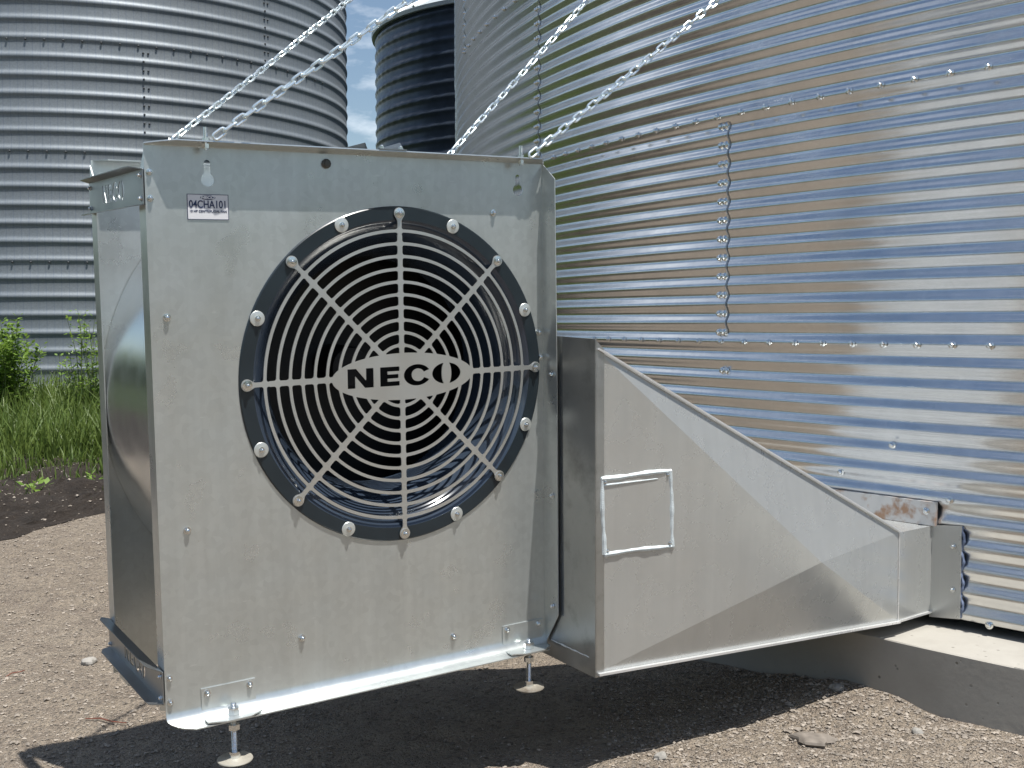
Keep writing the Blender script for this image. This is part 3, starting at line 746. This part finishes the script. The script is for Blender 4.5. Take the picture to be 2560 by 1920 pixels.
for k in range(24):
    a = 2*pi*k/24; p0, p1 = R_(((KR+.07)*cos(a), (KR+.07)*sin(a), KZ+.045)), R_((.4*cos(a), .4*sin(a), KZ+1.43)); mb.tube([p0, p1], .03, 5)
mb.build('roof_ribs', M['roof'], rf)
mb = MB(); a = radians(-118); c = R_((KR*.80*cos(a), KR*.80*sin(a), KZ+.35))
mb.lathe([(.0, .0), (.30, .0), (.30, .34), (.36, .36), (.30, .46), (.12, .56), (0, .58)], 24, 2, off=tuple(c)); mb.build('roof_vent', M['roof'], bin3)

# ------------------------------------------------------------------ chains
def link_mesh(p=.027, w=.0068, r=.0031):
    pts = []; a = p/2-w+.0025
    for t in np.linspace(-pi/2, pi/2, 7): pts.append((w*sin(t), 0, a+w*cos(t)))
    for t in np.linspace(pi/2, 3*pi/2, 7): pts.append((w*sin(t), 0, -a+w*cos(t)))
    return small(MB().tube(pts, r, 8, closed=True), M['chain'], 'chain_link')
LINK = link_mesh()
def chain(A, B, roll, label, p=.027, nmax=100):
    A, B = R_(A), R_(B); d = B-A; Ln = np.linalg.norm(d); d /= Ln
    r = empty('chain', label, 'chain', A, 'chains holding up the blower'); vd = CAM-(A+d*.4); xa = np.cross(d, vd); xa /= np.linalg.norm(xa); ya = np.cross(d, xa); q = Matrix(np.stack([xa, ya, d], 1).tolist()).to_quaternion()
    n = min(nmax, int(Ln/p)); s = Ln/n if n < nmax else p
    for i in range(n):
        o = link('link', LINK, r); t = (i+.5)/n; o.location = Vector(d*(i+.5)*s+R_((0, 0, -.008*Ln*4*t*(1-t)))); o.rotation_mode = 'QUATERNION'
        o.rotation_quaternion = q @ Matrix.Rotation(roll+(i % 2)*pi/2+.25*sin(i*.13)+random.uniform(-.1, .1), 3, 'Z').to_quaternion()
    return r
def binray(x, y, off=.0):
    d = ray(x, y); a = d[0]**2+d[1]**2; b = d[0]*SCX+d[1]*SCY; c = SCX**2+SCY**2-(RS+off)**2
    return CAM+d*((b-sqrt(b*b-a*c))/a)
chain(fw(.204-.045, FH+.03, -FD+.03), binray(1455, -500), pi/4, 'doubled-looking bright chain from the rear left of the blower top, leftmost of the four')
chain(fw(.1418-.004, FH+.0125, .04), binray(2560, -1152), .12, 'open-linked chain from the eye bolt near the blower top left corner')
chain(fw(.9825-.032, FH+.03, -FD+.03), binray(1896, -500), pi/4, 'small close-linked chain passing in front of the new bin seam, third from the left')
chain(fw(.9377-.004, FH+.0105, .04), binray(2369, -500), .05, 'open-linked chain from the blower top right corner, rightmost of the four')

# ------------------------------------------------------------------ ground
def sst(x, a, b): t = np.clip((x-a)/(b-a), 0, 1); return t*t*(3-2*t)
_w = [(rng.uniform(-1, 1), rng.uniform(-1, 1), rng.uniform(0, 6.28)) for _ in range(24)]
def wob(x, y, s, n=8, o=0):
    v = 0
    for k in range(n): a, b, c = _w[(k+o) % 24]; v = v+np.sin((a*x+b*y)*s*(1+.35*k)+c)/(1+.35*k)
    return v
def gz(x, y):
    x = np.asarray(x, float); y = np.asarray(y, float); d = np.hypot(x, y)
    z = .012+.06*sst(x*.75-(y-3.2)*.6, -.5, .85)*(1-sst(d, 8, 14))
    pile = np.exp(-(((x-1.02)/.30)**2+((y-3.38)/.22)**2)); z = z+.042*pile
    z = z+.30*sst(y, 8.0, 11.2)*(1-sst(x, -1.0, 1.5))*(1-sst(-x, 12, 20))*(1-sst(y, 20, 30))
    z = z+(.006*wob(x, y, 3.)+.0032*wob(x, y, 11., 8, 5)+.0022*wob(x, y, 31., 8, 13))*(1-sst(d, 10, 30))+.02*wob(x, y, .6, 6, 9)*sst(d, 5, 14)*(1-sst(d, 40, 80))
    return z
t = np.linspace(-1, 1, 420); g = 1.15*np.sinh(t*7.1)/np.sinh(1.)*1.0
g = np.sign(t)*(np.abs(t)*6.0+600*np.abs(t)**9); X, Y = np.meshgrid(g, g+3.2); 
gd = grid_mesh(np.stack([X, Y, gz(X, Y)], -1), 'ground', M['ground']); tag(gd, kind='structure')

# soil bed
xs = np.linspace(-9, 1, 330); ysn = np.linspace(0, 1, 120); X, T = np.meshgrid(xs, ysn)
front_e = np.interp(X, [-9, -4.2, -2.79, -2.55, -1.5, 3], [4.6, 5.6, 6.2, 7.05, 7.8, 8.6])+.06*wob(X, X*0, 6.)
Yb = front_e*(1-T)+9.6*T; lump = .05*np.minimum(1, T*5)+.018*wob(X, Yb, 9.)*np.minimum(1, T*6)+.012*wob(X, Yb, 27., 8, 3)*np.minimum(1, T*8)+rng.normal(0, .008, X.shape)*np.minimum(1, T*8)
SOILP = np.stack([X, Yb, gz(X, Yb)+.004+np.maximum(0, lump)], -1); sl = grid_mesh(SOILP, 'soil', M['soil']); tag(sl, kind='structure')

# pebbles
def pebbles(n, reg, smin_, smax_, mb):
    if reg is None:
        q = SOILP[6:].reshape(-1, 3); q = q[(q[:, 0] > -5) & (q[:, 0] < -1.8)]; q = q[rng.integers(0, len(q), n)]; x, y, z = q.T
    else:
        x0, x1, y0, y1 = reg; x = rng.uniform(x0, x1, n); y = rng.uniform(y0, y1, n); z = gz(x, y)
    s = smin_*(smax_/smin_)**(rng.random(n)**2.6)
    base_ = R_([(1, 0, 0), (-1, 0, 0), (0, 1, 0), (0, -1, 0), (0, 0, 1), (0, 0, -1), (.6, .6, .5), (-.6, .6, .45), (-.6, -.6, .5), (.6, -.6, .5)])
    fc = [(0, 2, 6), (2, 4, 6), (4, 0, 6), (2, 1, 7), (1, 4, 7), (4, 2, 7), (1, 3, 8), (3, 4, 8), (4, 1, 8), (3, 0, 9), (0, 4, 9), (4, 3, 9), (2, 0, 5), (1, 2, 5), (3, 1, 5), (0, 3, 5)]
    a = rng.uniform(0, 2*pi, n); c, sn = np.cos(a), np.sin(a)
    B = base_[None]*rng.uniform(.65, 1.25, (n, 10, 1))*np.stack([rng.uniform(.8, 1.4, n), rng.uniform(.7, 1.1, n), rng.uniform(.45, .8, n)], -1)[:, None]
    P = np.stack([B[..., 0]*c[:, None]-B[..., 1]*sn[:, None], B[..., 0]*sn[:, None]+B[..., 1]*c[:, None], B[..., 2]], -1)*s[:, None, None]
    P += np.stack([x, y, z+s*.22], -1)[:, None]
    dx = np.hypot(x-SCX, y-SCY); keep = dx > RS+.27
    for i in np.nonzero(keep)[0]: mb.add(P[i], fc)
mb = MB()
pebbles(12000, (-2.9, 1.9, 2.7, 4.4), .0020, .0075, mb); pebbles(14000, (-3.4, -.6, 3.0, 7.2), .0028, .0095, mb)
pebbles(7000, (.25, 1.65, 2.75, 3.75), .0025, .0075, mb); pebbles(900, (.72, 1.5, 3.0, 3.8), .005, .012, mb); pebbles(1500, None, .005, .020, mb)
tag(mb.build('gravel', M['pebble']), 'loose tan and grey gravel scattered over the yard', 'gravel', kind='stuff')

# single stones and clods
def stone(x, y, s, label, mat=None, flat=.6, seed=0, cat='stone', name='stone'):
    rg = np.random.default_rng(seed); n1_, n2_ = 9, 14; V = []
    for i in range(n1_):
        th = pi*i/(n1_-1)
        for k in range(n2_):
            a = 2*pi*k/n2_; w = 1+.16*sin(3*a+seed)+.12*sin(5*a*1+2*th+seed*2)+rg.normal(0, .06)
            if i in (0, n1_-1): w = 1
            V.append((s*w*sin(th)*cos(a), s*.75*w*sin(th)*sin(a), s*flat*cos(th)))
    F = [(i*n2_+k, i*n2_+(k+1) % n2_, (i+1)*n2_+(k+1) % n2_, (i+1)*n2_+k) for i in range(n1_-1) for k in range(n2_)]
    z = float(gz(x, y))+s*flat*.35; o = MB().add(V, F, True).build(name, mat or M['pebble'], sharp=25); o.location = (x, y, z); o.rotation_euler = (0, 0, seed)
    return tag(o, label, cat, 'loose stones on the gravel')
def gpt(px, py, z=.02):
    d = ray(px, py); return (CAM+d*((z-CZ)/d[2]))[:2]
GREY = _stone('grey_stone', (.21, .20, .18), (.33, .31, .28)); CLOD = _stone('clod_earth', (.10, .085, .07), (.22, .19, .16))
stone(*gpt(222, 1640), .030, 'pale grey stone on the sunny gravel left of the bottom brace', GREY, seed=1)
for i, (px, py, s, lb) in enumerate(((2090, 1755, .022, 'grey stone on top of the gravel heap by the footing'), (1650, 1890, .020, 'grey stone at the edge of the shadow on the right'), (2290, 1850, .018, 'flat grey stone near the bottom right on the gravel'))):
    stone(*gpt(px, py, .07), s, lb, GREY, seed=3+i)
x, y = gpt(2030, 1866, .07); stone(x, y, .055, 'dark crusted clod of earth on the gravel at the bottom right', CLOD, .28, 9, 'clod', 'dirt_clod')
for k, (px, py, dx) in enumerate(((262, 1812, .07), (38, 1690, .04))):
    x, y = gpt(px, py, .0); z = float(gz(x, y))+.006
    o = MB().tube([(-dx, 0, 0), (-dx*.3, .006, .004), (dx*.4, -.005, .003), (dx, .004, .0)], [.0016, .002, .002, .0012], 6).build('twig', M['twig']); o.location = (x, y, z); o.rotation_euler = (0, 0, -.3+1.4*k)
    tag(o, ('thin reddish twig on the gravel below the left of the blower', 'short reddish twig on the gravel at the far left')[k], 'twig', 'fallen twigs')

# grass
def blades(n, xr, yr, hmin, hmax, mb, wid=.008, dens=None):
    V = []; F = []; k = 0
    for _ in range(n):
        x = random.uniform(*xr); y = random.uniform(*yr)
        if hypot(x-LX, y-LY) < LR+.12: continue
        h_ = random.uniform(hmin, hmax); a = random.uniform(0, 2*pi); ln = random.uniform(.05, .65)*h_; b = a+random.uniform(-1.2, 1.2)
        w = wid*random.uniform(.6, 1.4); z = float(gz(x, y))-.01+(.045 if y < 9.4 else 0)
        wx, wy = cos(a+pi/2)*w, sin(a+pi/2)*w
        for j, s in enumerate((0, .35, .7, 1.)):
            px_, py_, pz = x+cos(b)*ln*s*s, y+sin(b)*ln*s*s, z+h_*(s-.18*s*s*(ln/h_))
            ww = (1, .9, .6, .08)[j]; V += [(px_-wx*ww, py_-wy*ww, pz), (px_+wx*ww, py_+wy*ww, pz)]
        F += [(k, k+1, k+3, k+2), (k+2, k+3, k+5, k+4), (k+4, k+5, k+7, k+6)]; k += 8
    mb.add(V, F, True)
mb = MB()
blades(11000, (-6.2, -1.6), (8.9, 11.8), .22, .48, mb, .007); blades(2600, (-6.2, -1.6), (8.55, 9.3), .08, .26, mb, .006); blades(1500, (-6, -1.4), (8.2, 8.9), .03, .14, mb, .005); blades(160, (-5, -1.4), (7.2, 8.4), .02, .07, mb, .004)
tag(mb.build('grass', M['grass']), 'tall green grass along the foot of the weathered bin', 'grass', kind='stuff')

def weed(x, y, h_, spread, nst, nleaf, label, leaf=.03, name='weed_plant'):
    z0 = float(gz(x, y)); root = empty(name, label, 'weed', (x, y, z0), 'weeds by the weathered bin'); sm = MB(); lf = MB(); V = []; F = []; k = 0
    for s in range(nst):
        a = random.uniform(0, 2*pi); q = random.random()**.6*spread; hh = h_*random.uniform(.55, 1.); bx, by = cos(a)*q*.4, sin(a)*q*.4; tx, ty = cos(a)*q, sin(a)*q
        P = [R_((bx+(tx-bx)*t**1.4+.02*sin(t*6+s), by+(ty-by)*t**1.4, hh*t)) for t in np.linspace(0, 1, 7)]
        sm.tube(P, np.linspace(.006, .002, 7), 5)
        for _ in range(nleaf):
            t = random.uniform(.12, 1.02)**.8; i = min(5, int(t*6)); c = P[i]+(P[i+1]-P[i])*(t*6-i) if t < 1 else P[6]
            b = random.uniform(0, 2*pi); el = random.uniform(-.3, .9); d = R_((cos(b)*cos(el), sin(b)*cos(el), sin(el))); l = leaf*random.uniform(.6, 1.5)
            sd = np.cross(d, (0, 0, 1)); sd /= np.linalg.norm(sd)+1e-9; sd = sd*cos(.6*random.uniform(-1, 1))+np.cross(sd, d)*random.uniform(-.5, .5)
            c0 = c+d*random.uniform(.0, .05); V += [c0, c0+d*l*.5+sd*l*.32, c0+d*l, c0+d*l*.5-sd*l*.32]; F.append((k, k+1, k+2, k+3)); k += 4
    sm.build('stem', M['stem'], root); lf.add(V, F).build('foliage', M['leaf'], root)
weed(-4.60, 10.35, 1.05, .36, 44, 130, 'dense bushy green weed at the left edge against the weathered bin', .04)
weed(-3.74, 10.2, 1.08, .24, 20, 55, 'taller sparse green weed in the grass just left of the blower', .034)
weed(-4.15, 10.7, .62, .2, 9, 16, 'thin low weed with gaps, between the two taller weeds', .03)
for i, (px, py, h_, lb) in enumerate(((90, 1228, .13, 'small pale seedling alone on the dark soil'), (215, 1212, .15, 'small grassy seedling on the soil beside the blower'))):
    x, y = gpt(px, py, .05); weed(x, y, h_, .07, 5, 5, lb, .05, 'seedling')

# trees round the yard, seen only in the steel
mb = MB()
for k in range(230):
    a = 2*pi*k/230+random.uniform(-.02, .02); d = random.uniform(62, 105); x, y = d*cos(a), d*sin(a); hh = random.uniform(4.5, 8); rr_ = random.uniform(2.5, 4.5)
    V = []
    for i in range(7):
        th = pi*i/6
        for j in range(9): w = random.uniform(.75, 1.2); V.append((x+rr_*w*sin(th)*cos(j*2*pi/9), y+rr_*w*sin(th)*sin(j*2*pi/9), hh*.5+hh*.55*w*cos(th)))
    mb.add(V, [(i*9+j, i*9+(j+1) % 9, (i+1)*9+(j+1) % 9, (i+1)*9+j) for i in range(6) for j in range(9)])
tag(mb.build('far_trees', M['tree']), 'far-off belt of trees behind the yard', 'trees', kind='stuff')

# ------------------------------------------------------------------ light, sky, camera
SAZ, SEL = radians(-47), radians(71.5)                       # sun stands behind and right of the camera
sd = Vector((cos(SAZ)*cos(SEL), sin(SAZ)*cos(SEL), sin(SEL)))
sl_ = bpy.data.lights.new('sun', 'SUN'); sl_.energy = 5.0; sl_.angle = radians(.5); sl_.color = (1, .97, .92)
so = bpy.data.objects.new('sun', sl_); COL.objects.link(so); so.rotation_mode = 'QUATERNION'; so.rotation_quaternion = sd.to_track_quat('Z', 'Y'); so.location = (0, 0, 20)
w = bpy.data.worlds.new('World'); S.world = w; w.use_nodes = True; nt = w.node_tree; nt.nodes.clear()
out_ = nt.nodes.new('ShaderNodeOutputWorld'); bg = nt.nodes.new('ShaderNodeBackground'); sky = nt.nodes.new('ShaderNodeTexSky')
sky.sky_type = 'NISHITA'; sky.sun_disc = False; sky.sun_elevation = SEL; sky.sun_rotation = radians(137); sky.air_density = 1.15; sky.dust_density = .5; sky.ozone_density = 1.4
tc_ = nt.nodes.new('ShaderNodeTexCoord').outputs['Generated']
cl = noise(nt, scaled(nt, tc_, (1, 1, 2.6)), 3.1, 7, .58)
cm = mapr(nt, cl, .54, .70, 0, .85)
L(nt, mix(nt, cm, sky.outputs[0], (15, 15.5, 16)), bg.inputs[0]); bg.inputs[1].default_value = .076
L(nt, bg.outputs[0], out_.inputs[0])

cam = bpy.data.cameras.new('camera'); co_ = bpy.data.objects.new('camera', cam); COL.objects.link(co_)
cam.sensor_width = 36; cam.lens = FPX/2560*36; cam.clip_start = .05; cam.clip_end = 3000
co_.matrix_world = Matrix.Translation((0, 0, CZ)) @ Matrix.Rotation(pi/2-PT, 4, 'X') @ Matrix.Rotation(-.00235, 4, 'Z')
S.camera = co_
S.view_settings.view_transform = 'Standard'; S.view_settings.look = 'None'; S.view_settings.exposure = .52; S.view_settings.gamma = 1
S.render.resolution_x, S.render.resolution_y = 1024, 768
